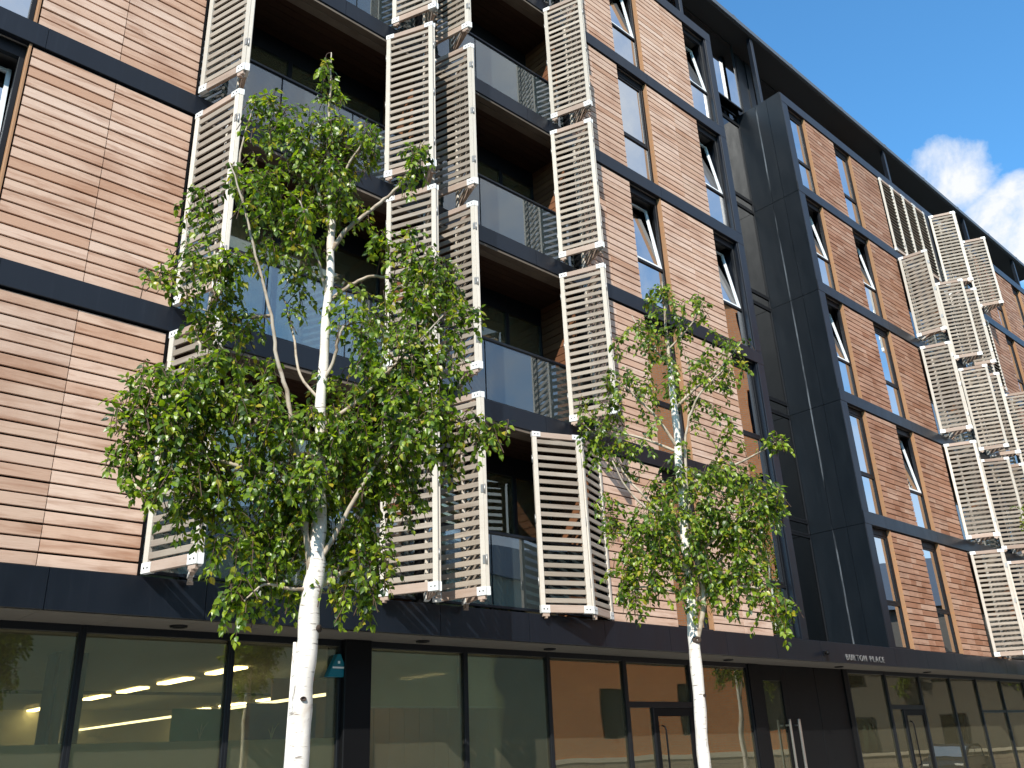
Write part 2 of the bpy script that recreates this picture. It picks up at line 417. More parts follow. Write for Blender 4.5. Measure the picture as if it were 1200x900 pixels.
# --- recessed glazed slot between the halves, with the metal-clad side of the right half
GY = 1.33
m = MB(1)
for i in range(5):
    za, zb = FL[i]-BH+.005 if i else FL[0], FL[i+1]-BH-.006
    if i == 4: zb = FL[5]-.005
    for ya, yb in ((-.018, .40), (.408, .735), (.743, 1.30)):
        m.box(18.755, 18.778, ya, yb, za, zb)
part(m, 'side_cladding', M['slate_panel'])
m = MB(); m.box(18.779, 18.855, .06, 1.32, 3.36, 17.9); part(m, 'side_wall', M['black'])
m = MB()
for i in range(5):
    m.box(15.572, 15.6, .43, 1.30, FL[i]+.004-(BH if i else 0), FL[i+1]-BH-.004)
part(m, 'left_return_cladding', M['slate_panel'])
m = MB(); m.box(15.5, 15.571, .43, 1.4, 3.36, 17.9); part(m, 'left_return_wall', M['black'])
m = MB(); m.box(15.57, 18.78, .0, 1.4, 3.30, 3.35); part(m, 'slot_floor', M['slate'])

def glazing(x0, x1, z0, z1, name='glazed_screen', pane='pane_dark', n=1, y=GY):
    m = MB(); f = .045; w = (x1-x0)/n
    for k in range(n+1):
        xx = x0+k*w; m.bar(max(x0,xx-f/2), min(x1,xx+f/2), y-.03, y+.05, z0, z1)
    m.bar(x0, x1, y-.028, y+.048, z0, z0+.05); m.bar(x0, x1, y-.028, y+.048, z1-.05, z1)
    o = part(m, name, M['frame_black'])
    for k in range(n):
        m = MB(); m.box(x0+k*w+f/2-.01, x0+(k+1)*w-f/2+.01, y, y+.012, z0+.04, z1-.04); part(m, 'pane', M[pane], o)
    return o
for i in range(5):
    glazing(15.6, 18.75, FL[i], FL[i+1]-.33, n=1)
    glazing(15.6, 18.75, FL[i+1]-.325, FL[i+1]-.003, 'spandrel_screen', n=1)
glazing(15.6, 18.68, FL[5], 20.3, 'terrace_screen', 'pane', 1, 1.1)
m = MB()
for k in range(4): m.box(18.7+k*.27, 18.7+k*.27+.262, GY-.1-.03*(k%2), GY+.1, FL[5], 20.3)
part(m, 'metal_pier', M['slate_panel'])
glazing(19.8, 24.6, FL[5], 20.3, 'terrace_screen', 'pane', 3)
m = MB(7)
for k in range(18): m.bar(24.62, 26.4, GY-.02, GY+.02, FL[5]+.02+k*.131, FL[5]+.14+k*.131)
part(m, 'terrace_wall', M['cedar_warm'])
glazing(26.42, 40, FL[5], 20.3, 'terrace_screen', 'pane', 8)
glazing(-1.8, 15.58, FL[5], 20.3, 'terrace_screen', 'pane', 10)
for x in (3., 9.1, 15.45, 18.88, 26.95, 33.6, 38.7):
    m = MB(); m.bar(x-.07, x+.07, .56, .68, FL[5]-.002, 20.3, .008); part(m, 'roof_post', M['slate'])

# --- loggias
def loggia(x0, x1, fl, lit=0):
    z0, z1 = FL[fl], FL[fl+1]-BH; yb = 1.02; s = fl*10+int(x0)
    n = 20; p = (z1-z0)/n
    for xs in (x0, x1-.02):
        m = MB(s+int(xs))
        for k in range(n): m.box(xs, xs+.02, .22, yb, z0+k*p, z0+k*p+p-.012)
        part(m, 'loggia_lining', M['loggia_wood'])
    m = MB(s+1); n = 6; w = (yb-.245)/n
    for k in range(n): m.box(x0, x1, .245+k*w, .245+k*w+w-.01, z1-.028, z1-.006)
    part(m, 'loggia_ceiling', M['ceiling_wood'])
    m = MB(s+2); m.bar(x0+.02, x1-.02, -.012, .1, z1-.05, z1-.003); m.bar(x0+.02, x1-.02, .105, .24, z1-.055, z1-.003); part(m, 'loggia_edge_board', M['edge'])
    m = MB(); m.box(x0, x1, .06, yb, z0-.011, z0+.004); part(m, 'loggia_floor', M['slab'])
    # glazed doors at the back
    m = MB(); n = 4; w = (x1-x0-.04)/n; f = .07
    for k in range(n+1): m.bar(x0+.02+k*w-f/2, x0+.02+k*w+f/2, yb, yb+.07, z0, z1)
    m.bar(x0+.02, x1-.02, yb+.002, yb+.068, z0+.004, z0+.09); m.bar(x0+.02, x1-.02, yb+.002, yb+.068, z1-.34, z1)
    d = part(m, 'patio_door', M['frame_black'])
    for k in range(n):
        m = MB(); m.box(x0+.02+k*w+f/2-.01, x0+.02+(k+1)*w-f/2+.01, yb+.03, yb+.04, z0+.08, z1-.33); part(m, 'pane', M['shop_glass'], d)
        if (k*3+fl) % 4 != 1:
            m = MB(); q = 18; xa = x0+.02+k*w+.09; ln = w*(.55 if k % 2 else .86)
            vs = [(xa+ln*i/q, yb+.1+.02*math.sin(i*2.1), zz) for i in range(q+1) for zz in (z0+.05, z1-.2)]
            m.poly(vs, [(2*i,2*i+1,2*i+3,2*i+2) for i in range(q)], 0, .5, True); part(m, 'curtain', M['curtain'], d)
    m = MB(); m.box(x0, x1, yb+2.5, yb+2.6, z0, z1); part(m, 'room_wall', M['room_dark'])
    # balustrade
    hz = z0+1.08; m = MB()
    m.bar(x0+.03, x1-.03, .085, .15, hz-.045, hz, .01); m.bar(x0+.03, x1-.03, .1, .14, z0+.05, z0+.085)
    b = part(m, 'balustrade', M['slate'])
    n = 3; w = (x1-x0-.06)/n
    for k in range(n):
        m = MB(); m.box(x0+.03+k*w+.012, x0+.03+(k+1)*w-.012, .112, .124, z0+.07, hz-.03); part(m, 'glass_panel', M['rail_glass'], b)
    for k in range(n+1):
        m = MB(); xx = x0+.03+k*w; m.bar(max(x0+.03,xx-.02), min(x1-.03,xx+.02), .127, .165, z0+.004, hz-.03); part(m, 'baluster', M['slate'], b)
LOG = [(3.226, 6.66), (6.80, 10.08), (24.245, 27.48), (27.74, 30.98)]
for fl in range(5):
    for a, b in LOG: loggia(a, b, fl)
m = MB(); m2 = MB()
for i in range(5):
    m.box(6.66, 6.80, .05, 1.1, FL[i]+.002, FL[i+1]-BH-.002); m2.bar(27.48, 27.74, -.02, 1.1, FL[i]+.002, FL[i+1]-BH-.002)
part(m, 'loggia_pier', M['black']); part(m2, 'loggia_pier', M['slate'])

# --- folding louvred shutters: one leaf, then a copy for every leaf of every pair
LW, LH = .77, 2.6
def leaf_proto(tilt=4):
    m = MB(11); t = .024; sw = .07
    m.bar(0, sw, -t, t, 0, LH, .006, 0); m.bar(LW-sw, LW, -t, t, 0, LH, .006, 0)
    m.bar(sw, LW-sw, -t+.003, t-.003, 0, .105, .005, 1); m.bar(sw, LW-sw, -t+.003, t-.003, LH-.085, LH, .005, 1)
    o = m.build('shutter_leaf', [M['stile'], M['rail']], None)
    m = MB(12); n = 20; z0, z1 = .105, LH-.085; p = (z1-z0)/n
    for k in range(n):
        zc = z0+p*(k+.5)
        T = Matrix.Translation((0,0,zc)) @ Matrix.Rotation(R(tilt), 4, 'X')
        m.bar(sw-.006, LW-sw+.006, -.01, .01, -.033, .033, .004, 0, T)
    m.build('louvre_slats', M['slat'], o)
    for x0, x1 in ((0, .125), (LW-.125, LW)):
        for z0, z1 in ((-.004, .1), (LH-.075, LH+.004)):
            m = MB(13); m.bar(x0-.003, x1+.003, -t-.004, t+.004, z0, z1, .003, 0)
            for y in (-t-.007, t+.001):
                for dx in (.3, .7):
                    xc = x0+(x1-x0)*dx; zc = (z0+z1)/2
                    m.box(xc-.008, xc+.008, y, y+.006, zc-.008, zc+.008, 1)
            m.build('corner_plate', [M['galv'], M['bolt']], o)
    for z in (.42, 1.3, 2.18):
        m = MB(14); m.tube([(LW+.008,0,z-.06,.011),(LW+.008,0,z+.06,.011)], 8); m.box(LW-.03, LW+.006, -.031, -.0265, z-.05, z+.05)
        m.build('hinge', M['hinge'], o)
    m = MB(15); m.bar(LW-.12, LW-.02, -.018, .018, -.05, -.005); m.box(LW-.085, LW-.055, -.03, .03, -.075, -.045); m.build('track_carriage', M['rail'], o)
    return o
protos = {}
def put_leaf(x, y, z, ang, tilt=4):
    if tilt in protos: o = copy_tree(protos[tilt], bld)
    else: o = protos[tilt] = leaf_proto(tilt)
    o.parent = bld; o.location = (x, y, z); o.rotation_euler = (0, 0, R(ang))
    return o
HY = -.055
def pair(xj, fl, side, fold):
    """two leaves hinged at the jamb xj and folded out into a V; side +1 hinges at a left jamb"""
    z = FL[fl]+.012; c, s = math.cos(R(fold)), math.sin(R(fold)); g = .012
    put_leaf(xj, HY, z, -fold if side > 0 else 180+fold)
    xa, ya = xj+side*(LW+g)*c, HY-(LW+g)*s
    put_leaf(xa+side*(g*.7), ya, z, fold if side > 0 else 180-fold)
def closed(x0, n, fl):
    for k in range(n): put_leaf(x0+k*(LW+.01), HY+.02, FL[fl]+.012, 0, -48)
jit = random.Random(3)
for fl in range(5):
    pair(3.235, fl, 1, (73, 76, 73, 70, 74)[fl]); pair(6.67, fl, -1, (64, 65, 63, 67, 66)[fl])
    pair(6.79, fl, 1, (73, 74, 72, 75, 73)[fl]); pair(10.07, fl, -1, (21, 67, 68, 70, 68)[fl])
    if fl == 4: closed(24.28, 4, fl)
    else: pair(24.255, fl, 1, (60, 64, 68, 80)[fl]); pair(27.47, fl, -1, (58, 57, 66, 62)[fl])
    pair(27.75, fl, 1, (64, 66, 62, 68, 63)[fl])
    if fl == 3: closed(29.4, 2, fl)
    else: pair(30.97, fl, -1, (60, 62, 64, 0, 64)[fl])

# --- canopy fascia and soffit over the ground floor
m = MB(21); x = -2.1
while x < 40:
    m.bar(x, x+1.494, -.045, -.005, 2.98, 3.355, .004); x += 1.5
m.box(-2.1, 40, -.0045, .05, 2.985, 3.35)
part(m, 'canopy_fascia', M['slate'])
m = MB(22); x = -2.1
while x < 40:
    m.box(x, x+.745, -.002, .86, 2.985, 2.997); x += .75
part(m, 'canopy_soffit', M['soffit'])
for x in (-.2, 3.85, 7.0, 9.25, 13.6, 17.4, 21.4):
    m = MB(23); m.lathe([(.001,-.012),(.06,-.012),(.065,-.02),(.085,-.02),(.09,-.001)], (x,.45,2.985), 20); part(m, 'downlight', M['black'])
# --- ground floor shopfront
SY = .8
def shop(x0, x1, pane='shop_glass', zb=.12, film=False, zt=None):
    m = MB(int(x0*10)); f = .035; z1 = 2.93
    m.bar(x0, x0+f, SY-.04, SY+.07, .0, z1+.05, .004); m.bar(x1-f, x1, SY-.04, SY+.07, 0, z1+.05, .004)
    m.bar(x0+f, x1-f, SY-.035, SY+.065, z1-.02, z1+.055, .004); m.bar(x0+f, x1-f, SY-.035, SY+.065, .0, zb, .004)
    if zt: m.bar(x0+f, x1-f, SY-.035, SY+.065, zt, zt+.06, .004)
    o = part(m, 'shop_window', M['frame_black'])
    m = MB(); m.box(x0+f-.01, x1-f+.01, SY, SY+.012, zb-.01, z1-.01); part(m, 'pane', M[pane], o)
    if film:
        m = MB(); m.box(x0+f, x1-f, SY+.0165, SY+.018, zb, 1.88); part(m, 'frosted_film', M['film'], o)
for a, b in ((-1.7,-.12),(-.12,1.45),(1.45,3.02),(3.02,4.61),(4.61,6.02)): shop(a, b, film=True)
for a, b in ((6.4,7.96),(7.96,9.52),(9.52,11.2)): shop(a, b)
shop(12.9, 14.62)
m = MB(); m.bar(6.02, 6.4, SY-.12, SY+.3, 0, 2.98, .01); part(m, 'steel_column', M['black'])
m = MB(); m.bar(14.62, 14.95, SY-.06, SY+.2, 0, 2.98, .004); part(m, 'steel_column', M['black'])
def door(x0, x1, zh, name='shop_door', hx=None, hm='steel', sidelight=True):
    m = MB(int(x0*10)); f = .05
    m.bar(x0, x0+f, SY-.04, SY+.07, 0, 2.98); m.bar(x1-f, x1, SY-.04, SY+.07, 0, 2.98)
    m.bar(x0+f, x1-f, SY-.035, SY+.065, zh, zh+.09); m.bar(x0+f, x1-f, SY-.035, SY+.065, 2.9, 2.978)
    xd = x0+f
    if sidelight: xd = x0+(x1-x0)*.38; m.bar(xd-.04, xd, SY-.034, SY+.064, .05, zh)
    o = part(m, name, M['frame_black'])
    m = MB(); m.box(x0+f-.01, x1-f+.01, SY, SY+.012, zh+.08, 2.91); part(m, 'pane', M['shop_glass'], o)
    if sidelight:
        m = MB(); m.box(x0+f-.01, xd-.03, SY, SY+.012, .05, zh+.01); part(m, 'pane', M['shop_glass'], o)
    m = MB(); g = .09
    m.bar(xd+.004, xd+g, SY-.03, SY+.02, .02, zh-.004); m.bar(x1-f-g, x1-f-.004, SY-.03, SY+.02, .02, zh-.004)
    m.bar(xd+g, x1-f-g, SY-.028, SY+.018, .02, .2); m.bar(xd+g, x1-f-g, SY-.028, SY+.018, zh-.13, zh-.004)
    part(m, 'door_leaf', M['black'], o)
    m = MB(); m.box(xd+g-.01, x1-f-g+.01, SY-.01, SY+.002, .19, zh-.12); part(m, 'door_pane', M['shop_glass'], o)
    h = MB(); hx = hx or xd+g*.5+.1
    h.tube([(hx,SY-.04,1.05,.014),(hx,SY-.1,1.07,.014),(hx,SY-.115,1.12,.014),(hx,SY-.115,1.88,.014),(hx,SY-.1,1.93,.014),(hx,SY-.04,1.95,.014)], 8)
    part(h, 'door_handle', M[hm], o)
door(11.2, 12.9, 2.22, hm='black')
# solid entrance: glazed leaf with long handles, then dark metal boards
m = MB(31)
m.bar(14.96, 15.1, SY-.02, SY+.06, 0, 2.98); m.bar(15.72, 15.9, SY-.02, SY+.06, 0, 2.98); m.bar(15.1, 15.72, SY-.018, SY+.058, 2.7, 2.98); m.bar(15.1, 15.72, SY-.018, SY+.058, .0, .25)
o = part(m, 'entrance_door', M['black'])
m = MB(); m.box(15.09, 15.73, SY+.01, SY+.02, .24, 2.71); part(m, 'door_pane', M['shop_glass'], o)
for hx, w in ((15.66, .022), (15.98, .03)):
    h = MB(); h.bar(hx-w, hx+w, SY-.13, SY-.1, .7, 2.02, .004)
    for zz in (.8, 1.9): h.bar(hx-.012, hx+.012, SY-.1, SY-.021, zz, zz+.03)
    part(h, 'pull_handle', M['steel'], o)
m = MB(32)
for a, b in ((15.91, 16.98), (16.99, 18.1)): m.bar(a, b, SY-.01, SY+.05, 0, 2.98, .006)
m.bar(18.1, 18.27, SY-.04, SY+.07, 0, 2.98); part(m, 'metal_boarding', M['black'])
shop(18.27, 19.93); door(19.93, 21.6, 2.2, hm='black'); shop(21.6, 23.27); shop(23.27, 24.85)
for a, b in ((24.85, 26.45), (26.45, 28.1), (28.1, 29.7), (29.7, 31.3)):
    shop(a, b, zt=2.12)
m = MB(); m.box(24.9, 31.3, SY+.1, SY+.12, .1, 2.9); part(m, 'frosted_panel', M['mint'])
m = MB(); m.box(31.3, 40, SY, SY+.2, 0, 2.98); m.box(-2.1, -1.7, SY, SY+.2, 0, 2.98); part(m, 'ground_floor_wall', M['black'])
# interior
m = MB(); m.box(-2.1, 40, 13, 13.2, 0, 2.95); m.box(-2.3, -2.1, 0.8, 13.2, 0, 2.95); part(m, 'shop_rear_wall', M['room'])
m = MB(); m.box(-2.1, 40, SY+.09, 13, 2.93, 2.978); part(m, 'shop_ceiling', M['room'])
m = MB(); m.box(-2.1, 40, SY-.1, 13, .0, .02); part(m, 'shop_floor', M['slab'])
m = MB(); m.box(16.3, 16.45, SY+.1, 13, .02, 2.93); m.box(24.7, 24.8, SY+.1, 13, .02, 2.93); part(m, 'shop_cross_wall', M['room'])
m = MB(33)
for k in range(26): m.box(7.4+k*.33, 7.4+k*.33+.32, 5.0, 5.05, .02, 2.93)
part(m, 'shop_partition', M['room_wood'])
m = MB(); m.bar(3.35, 3.7, 2.6, 2.95, .02, 2.93); part(m, 'interior_column', M['black'])
m = MB(); m.tube([(3.42,2.5,.02,.06),(3.42,2.5,2.93,.06)], 14); part(m, 'rainwater_pipe', M['steel'])

# ------------------------------------------------------------------ things inside and on the shopfront
for kx in (0, 1, 2):
  for k in range(7):
    m = MB(); m.bar(-.09,.09,-.5,.5,-.03,0,.01)
    o = m.build('ceiling_light', M['lamp'], None, None, ((6.05, 9.6, 13.6)[kx], 3.9+k*1.75, 2.925))
    tag(o, ('warm rectangular ceiling lamp in the row seen through the left shop windows', 'warm rectangular ceiling lamp in the row behind the roller blinds', 'warm rectangular ceiling lamp in the row behind the shop door')[kx], 'ceiling light', 'rows of lamps on the shop ceiling, row '+('one','two','three')[kx])
m = MB(); m.bar(-.02,.02,-6,6,-.02,.02,.005); o = m.build('strip_light', M['strip'], None, None, (7.1, 8.2, 2.52)); tag(o, 'long thin strip lamp running back into the left shop room', 'strip light')
for x, z, mt, lab in ((4.05, 2.0, 'green', 'green poster with a pale grass motif inside the left shop window'), (4.88, 1.98, 'navy', 'navy poster with a pale grass motif behind the tall birch trunk')):
    o = thing('poster', lab, 'poster', (x, SY+.03, z))
    m = MB(); m.box(-.02,.58,0,.006,-.12,.2) if mt == 'green' else m.box(-.02,.86,0,.006,-.14,.28)
    m.build('print', M[mt], o)
    m = MB()
    for a, h in ((-.35,.11),(.1,.15),(.5,.17)): 
        m.tube([(.3,-.004,-.1,.006),(.3+a*h*.4,-.004,-.1+h*.6,.005),(.3+a*h,-.004,-.1+h,.002)], 5)
    m.build('grass_motif', M['film'], o)
for k, (a, b) in enumerate(((6.44,7.92),(8.0,9.48),(9.7,11.16))):
    o = thing('roller_blind', ('cream roller blind half lowered next to the thick dark column', 'cream roller blind half lowered in the middle shop window', 'cream roller blind half lowered beside the shop door')[k], 'blind', (a, SY+.11, 2.92), 'roller blinds in the shop windows')
    m = MB(); m.box(0,b-a,0,.002,-.68,0); m.build('blind_cloth', M['blind'], o)
    m = MB(); m.bar(0,b-a,-.012,.014,-.705,-.68); m.build('bottom_bar', M['white'], o)
    m = MB(); m.tube([(0,.03,-.03,.028),(b-a,.03,-.03,.028)], 10); m.build('blind_roller', M['white'], o)
o = thing('alarm_box', 'teal triangular alarm box with a pale band at the top of the shop window', 'alarm box', (5.95, SY-.06, 2.66))
m = MB(); tri = [(-.15,-.11),(.15,-.11),(.02,.15),(-.02,.15)]
m.poly([(x,-.03,z) for x,z in tri]+[(x,.055,z) for x,z in tri], [(0,1,2,3),(7,6,5,4),(0,4,5,1),(1,5,6,2),(2,6,7,3),(3,7,4,0)]); m.build('alarm_cover', M['teal'], o)
m = MB(); m.box(-.085,.085,-.0325,-.0305,-.015,.005); m.box(-.015,.015,-.0325,-.0305,.04,.07); m.build('alarm_band', M['white'], o)
m = MB(); m.lathe([(.001,.0),(.05,.0),(.05,.012),(.001,.012)], (0,0,0), 16); o = m.build('notice_disc', M['red'], None, None, (5.62, SY-.004, 2.53)); o.rotation_euler = (R(90),0,0)
tag(o, 'small dark red notice stuck to the shop window below the teal alarm box', 'notice')

# building sign
o = thing('building_sign', 'small raised metal letters reading BURTON PLACE on the dark canopy fascia', 'sign', (16.78, -.046, 3.035))
x = 0.
for ch in 'BURTON PLACE':
    if ch == ' ': x += .1; continue
    cu = bpy.data.curves.new('letter', 'FONT'); cu.body = ch; cu.size = .165; cu.extrude = .009; cu.resolution_u = 3
    tmp = bpy.data.objects.new('letter', cu); C.objects.link(tmp)
    dg = bpy.context.evaluated_depsgraph_get(); me = bpy.data.meshes.new_from_object(tmp.evaluated_get(dg))
    w = max(v.co.x for v in me.vertices); bpy.data.objects.remove(tmp)
    me.materials.clear(); me.materials.append(M['letter'])
    l = link('letter', me, o, None, (x, -.012, 0)); l.rotation_euler = (R(90), 0, 0)
    x += w*1.0+.036
o = thing('security_camera', 'small black security camera fixed to the canopy fascia left of the sign letters', 'camera', (16.0, -.046, 3.13))
m = MB(); m.bar(-.03,.03,-.02,0,-.04,.04); m.tube([(0,-.02,0,.012),(0,-.08,.01,.012)], 8); m.build('bracket', M['black'], o)
m = MB(); m.tube([(.05,-.05,.02,.03),(-.09,-.12,-.015,.032)], 12); m.build('camera_body', M['black'], o)

# ------------------------------------------------------------------ birches
def smooth_path(P, k=4):
    P = [Vector(p) for p in P]; out = []
    for i in range(len(P)-1):
        p0, p1, p2, p3 = P[max(i-1,0)], P[i], P[i+1], P[min(i+2,len(P)-1)]
        for j in range(k):
            t = j/k
            out.append(.5*((2*p1)+(p2-p0)*t+(2*p0-5*p1+4*p2-p3)*t*t+(3*p1-p0-3*p2+p3)*t**3))
    return out+[P[-1]]
def add_leaf(m, p, ax, nrm, L, W, rnd):
    ax = ax.normalized(); s = ax.cross(nrm)
    if s.length < .05: s = ax.orthogonal()
    s.normalize(); nn = s.cross(ax)
    if nn.z < 0 and False: nn = -nn
    c = -.1*L
    q = lambda u, w, h: p+ax*(u*L)+s*(w*W)+nn*h
    vs = [q(0,0,0), q(.22,.42,.06*L), q(.22,0,-.0*L), q(.22,-.42,.06*L), q(.58,.38,.05*L+c*.3), q(.58,0,c*.4), q(.58,-.38,.05*L+c*.3), q(1.02,0,c*1.6)]
    m.poly(vs, [(0,2,1),(0,3,2),(1,2,5,4),(2,3,6,5),(4,5,7),(5,6,7)], 0, rnd)
def birch(data, name, label, seed, leaf_len, base_drop, knots, bare=()):
    trunk, boughs, blobs = data; rg = random.Random(seed)
    b = trunk[0]; root = (b[0]-base_drop, b[1])
    t = thing(name, label, 'tree', (root[0], root[1], .0), 'white birches planted along the pavement')
    loc = Vector((root[0], root[1], 0)); off = lambda P: [(p[0]-loc.x, p[1]-loc.y, p[2], p[3]) for p in P]
    full = [Vector((root[0],root[1],-.03,b[3]*1.45)), Vector((root[0]+base_drop*.1,root[1],.25,b[3]*1.12)), Vector((root[0]+base_drop*.5,root[1],.85,b[3]*1.05))]
    full = smooth_path([tuple(v) for v in full]+[tuple(v) for v in trunk], 5)
    wob = [Vector((v[0]+.006*math.sin(i*.9+seed), v[1]+.006*math.cos(i*.7), v[2], v[3]*(1+.05*math.sin(i*1.7)))) for i, v in enumerate(full)]
    m = MB(seed); m.tube(off([tuple(v) for v in wob]), 16); tr = m.build('trunk', M['bark'], t)
    for kz, ka, kr in knots:
        i = min(range(len(wob)), key=lambda q: abs(wob[q][2]-kz)); v = wob[i]
        d = Vector((math.cos(ka), math.sin(ka), 0)); k = MB(1)
        P = Vector((v[0],v[1],v[2]))-loc+d*(v[3]*.97)
        sd = Vector((-d.y,d.x,0))
        for ring, (rr_, hh) in enumerate(((1.,0.),(.8,.012),(.45,.004))):
            pass
        n = 12; vs = []
        for rr_, hh in ((1.1,-.01),(.85,.014),(.5,.006),(.02,.0)):
            for q in range(n):
                a = 2*math.pi*q/n; vs.append(P+sd*(kr*rr_*math.cos(a))+Vector((0,0,1))*(kr*.75*rr_*math.sin(a))+d*hh)
        k.poly(vs, [(i2*n+q, i2*n+(q+1)%n, (i2+1)*n+(q+1)%n, (i2+1)*n+q) for i2 in range(3) for q in range(n)], 0, .5, True)
        k.build('knot', M['knot'], tr)
    br = MB(seed+1); pts = []
    for B in boughs:
        P = smooth_path(B, 5)
        for i, v in enumerate(P):
            w = min(1, i/6)*.006
            v[0] += rg.uniform(-w,w); v[1] += rg.uniform(-w,w)
        br.tube(off([tuple(v) for v in P]), 8)
        pts += [Vector(v[:3]) for v in P[3:]]
    br.build('boughs', M['bough'], t)
    pts += [Vector(v[:3]) for v in wob if v[2] > 3.2]
    tw = MB(seed+2); lf = MB(seed+3); nl = 0
    up = Vector((-.35,-.35,.85))
    for bx, by, bz, rh, rz, n in blobs:
        c = Vector((bx,by,bz)); sub = []
        for k in range(int(n*2.0)):
            while True:
                d = Vector((rg.uniform(-1,1),rg.uniform(-1,1),rg.uniform(-1,1)))
                if d.length < 1: break
            T = c+Vector((d.x*rh,d.y*rh*.9,d.z*rz))
            near = sorted(pts+sub, key=lambda q: (q-T).length+max(0,q.z-T.z)*.3)[:5]
            S = rg.choice(near[:3]); L = (T-S).length
            if L < .1: S = S+Vector((rg.uniform(-.1,.1),rg.uniform(-.1,.1),-.12)); L = (T-S).length
            mid = S.lerp(T,.55)+Vector((rg.uniform(-.05,.05),rg.uniform(-.05,.05),.06+.08*L))
            P = [S, mid, T+Vector((0,0,-.02)), T+(T-mid).normalized()*.06+Vector((0,0,-.07))]
            path = smooth_path([(*p, .0035-.0007*i) for i, p in enumerate(P)], 4)
            tw.tube(off([tuple(v) for v in path]), 4, cap=False)
            sub.append(T)
            cum = [0.]
            for a, b2 in zip(path, path[1:]): cum.append(cum[-1]+(Vector(b2[:3])-Vector(a[:3])).length)
            tot = cum[-1]; s0 = max(tot*.2, tot-.6); step = leaf_len*.36; q = s0; side = 1
            while q < tot:
                i = max(j for j in range(len(cum)) if cum[j] <= q); i = min(i, len(path)-2)
                f = (q-cum[i])/max(1e-6,cum[i+1]-cum[i])
                p = Vector(path[i][:3]).lerp(Vector(path[i+1][:3]), f)-loc
                td = (Vector(path[i+1][:3])-Vector(path[i][:3])).normalized()
                sv = td.cross(Vector((0,0,1))); sv = sv.normalized() if sv.length > .05 else Vector((1,0,0))
                ax = (td*rg.uniform(.1,.8)+sv*side*rg.uniform(.4,1.1)+Vector((rg.uniform(-.3,.3),rg.uniform(-.3,.3),rg.uniform(-1.0,.1)))).normalized()
                nr = (up+Vector((rg.uniform(-.9,.9),rg.uniform(-.9,.9),rg.uniform(-.6,.6)))).normalized()
                pet = p+ax*leaf_len*.28
                ll = leaf_len*rg.uniform(.62,1.15)
                add_leaf(lf, pet, ax, nr, ll, ll*rg.uniform(.66,.82), min(1,max(0,rg.gauss(.5,.27)))); nl += 1
                side = -side; q += step*rg.uniform(.6,1.4)
            ax = (Vector(path[-1][:3])-Vector(path[-3][:3])).normalized()
            add_leaf(lf, Vector(path[-1][:3])-loc, ax, up, leaf_len*.8, leaf_len*.55, .8)
    for bx, by, bz, rad, n in bare:                 # a tangle of thin leafless shoots
        c = Vector((bx,by,bz))
        for k in range(n):
            d = Vector((rg.uniform(-1,1),rg.uniform(-1,1),rg.uniform(-.8,.8))).normalized(); e = d.cross(Vector((rg.uniform(-1,1),rg.uniform(-1,1),rg.uniform(-1,1)))).normalized()
            S = c+Vector((rg.uniform(-.3,.3),rg.uniform(-.3,.3),rg.uniform(-.4,.3)))*rad
            tw.tube(off([(*p,.0022) for p in smooth_path([S, S+d*rad*.5+e*rad*.2, S+d*rad*.9+e*rad*.55, S+d*rad*1.1+e*rad*1.0], 4)]), 4, cap=False)
    tw.build('twigs', M['twig'], t)
    lf.build('crown', M['leaf'], t)
    print(name, 'leaves', nl)
    return t
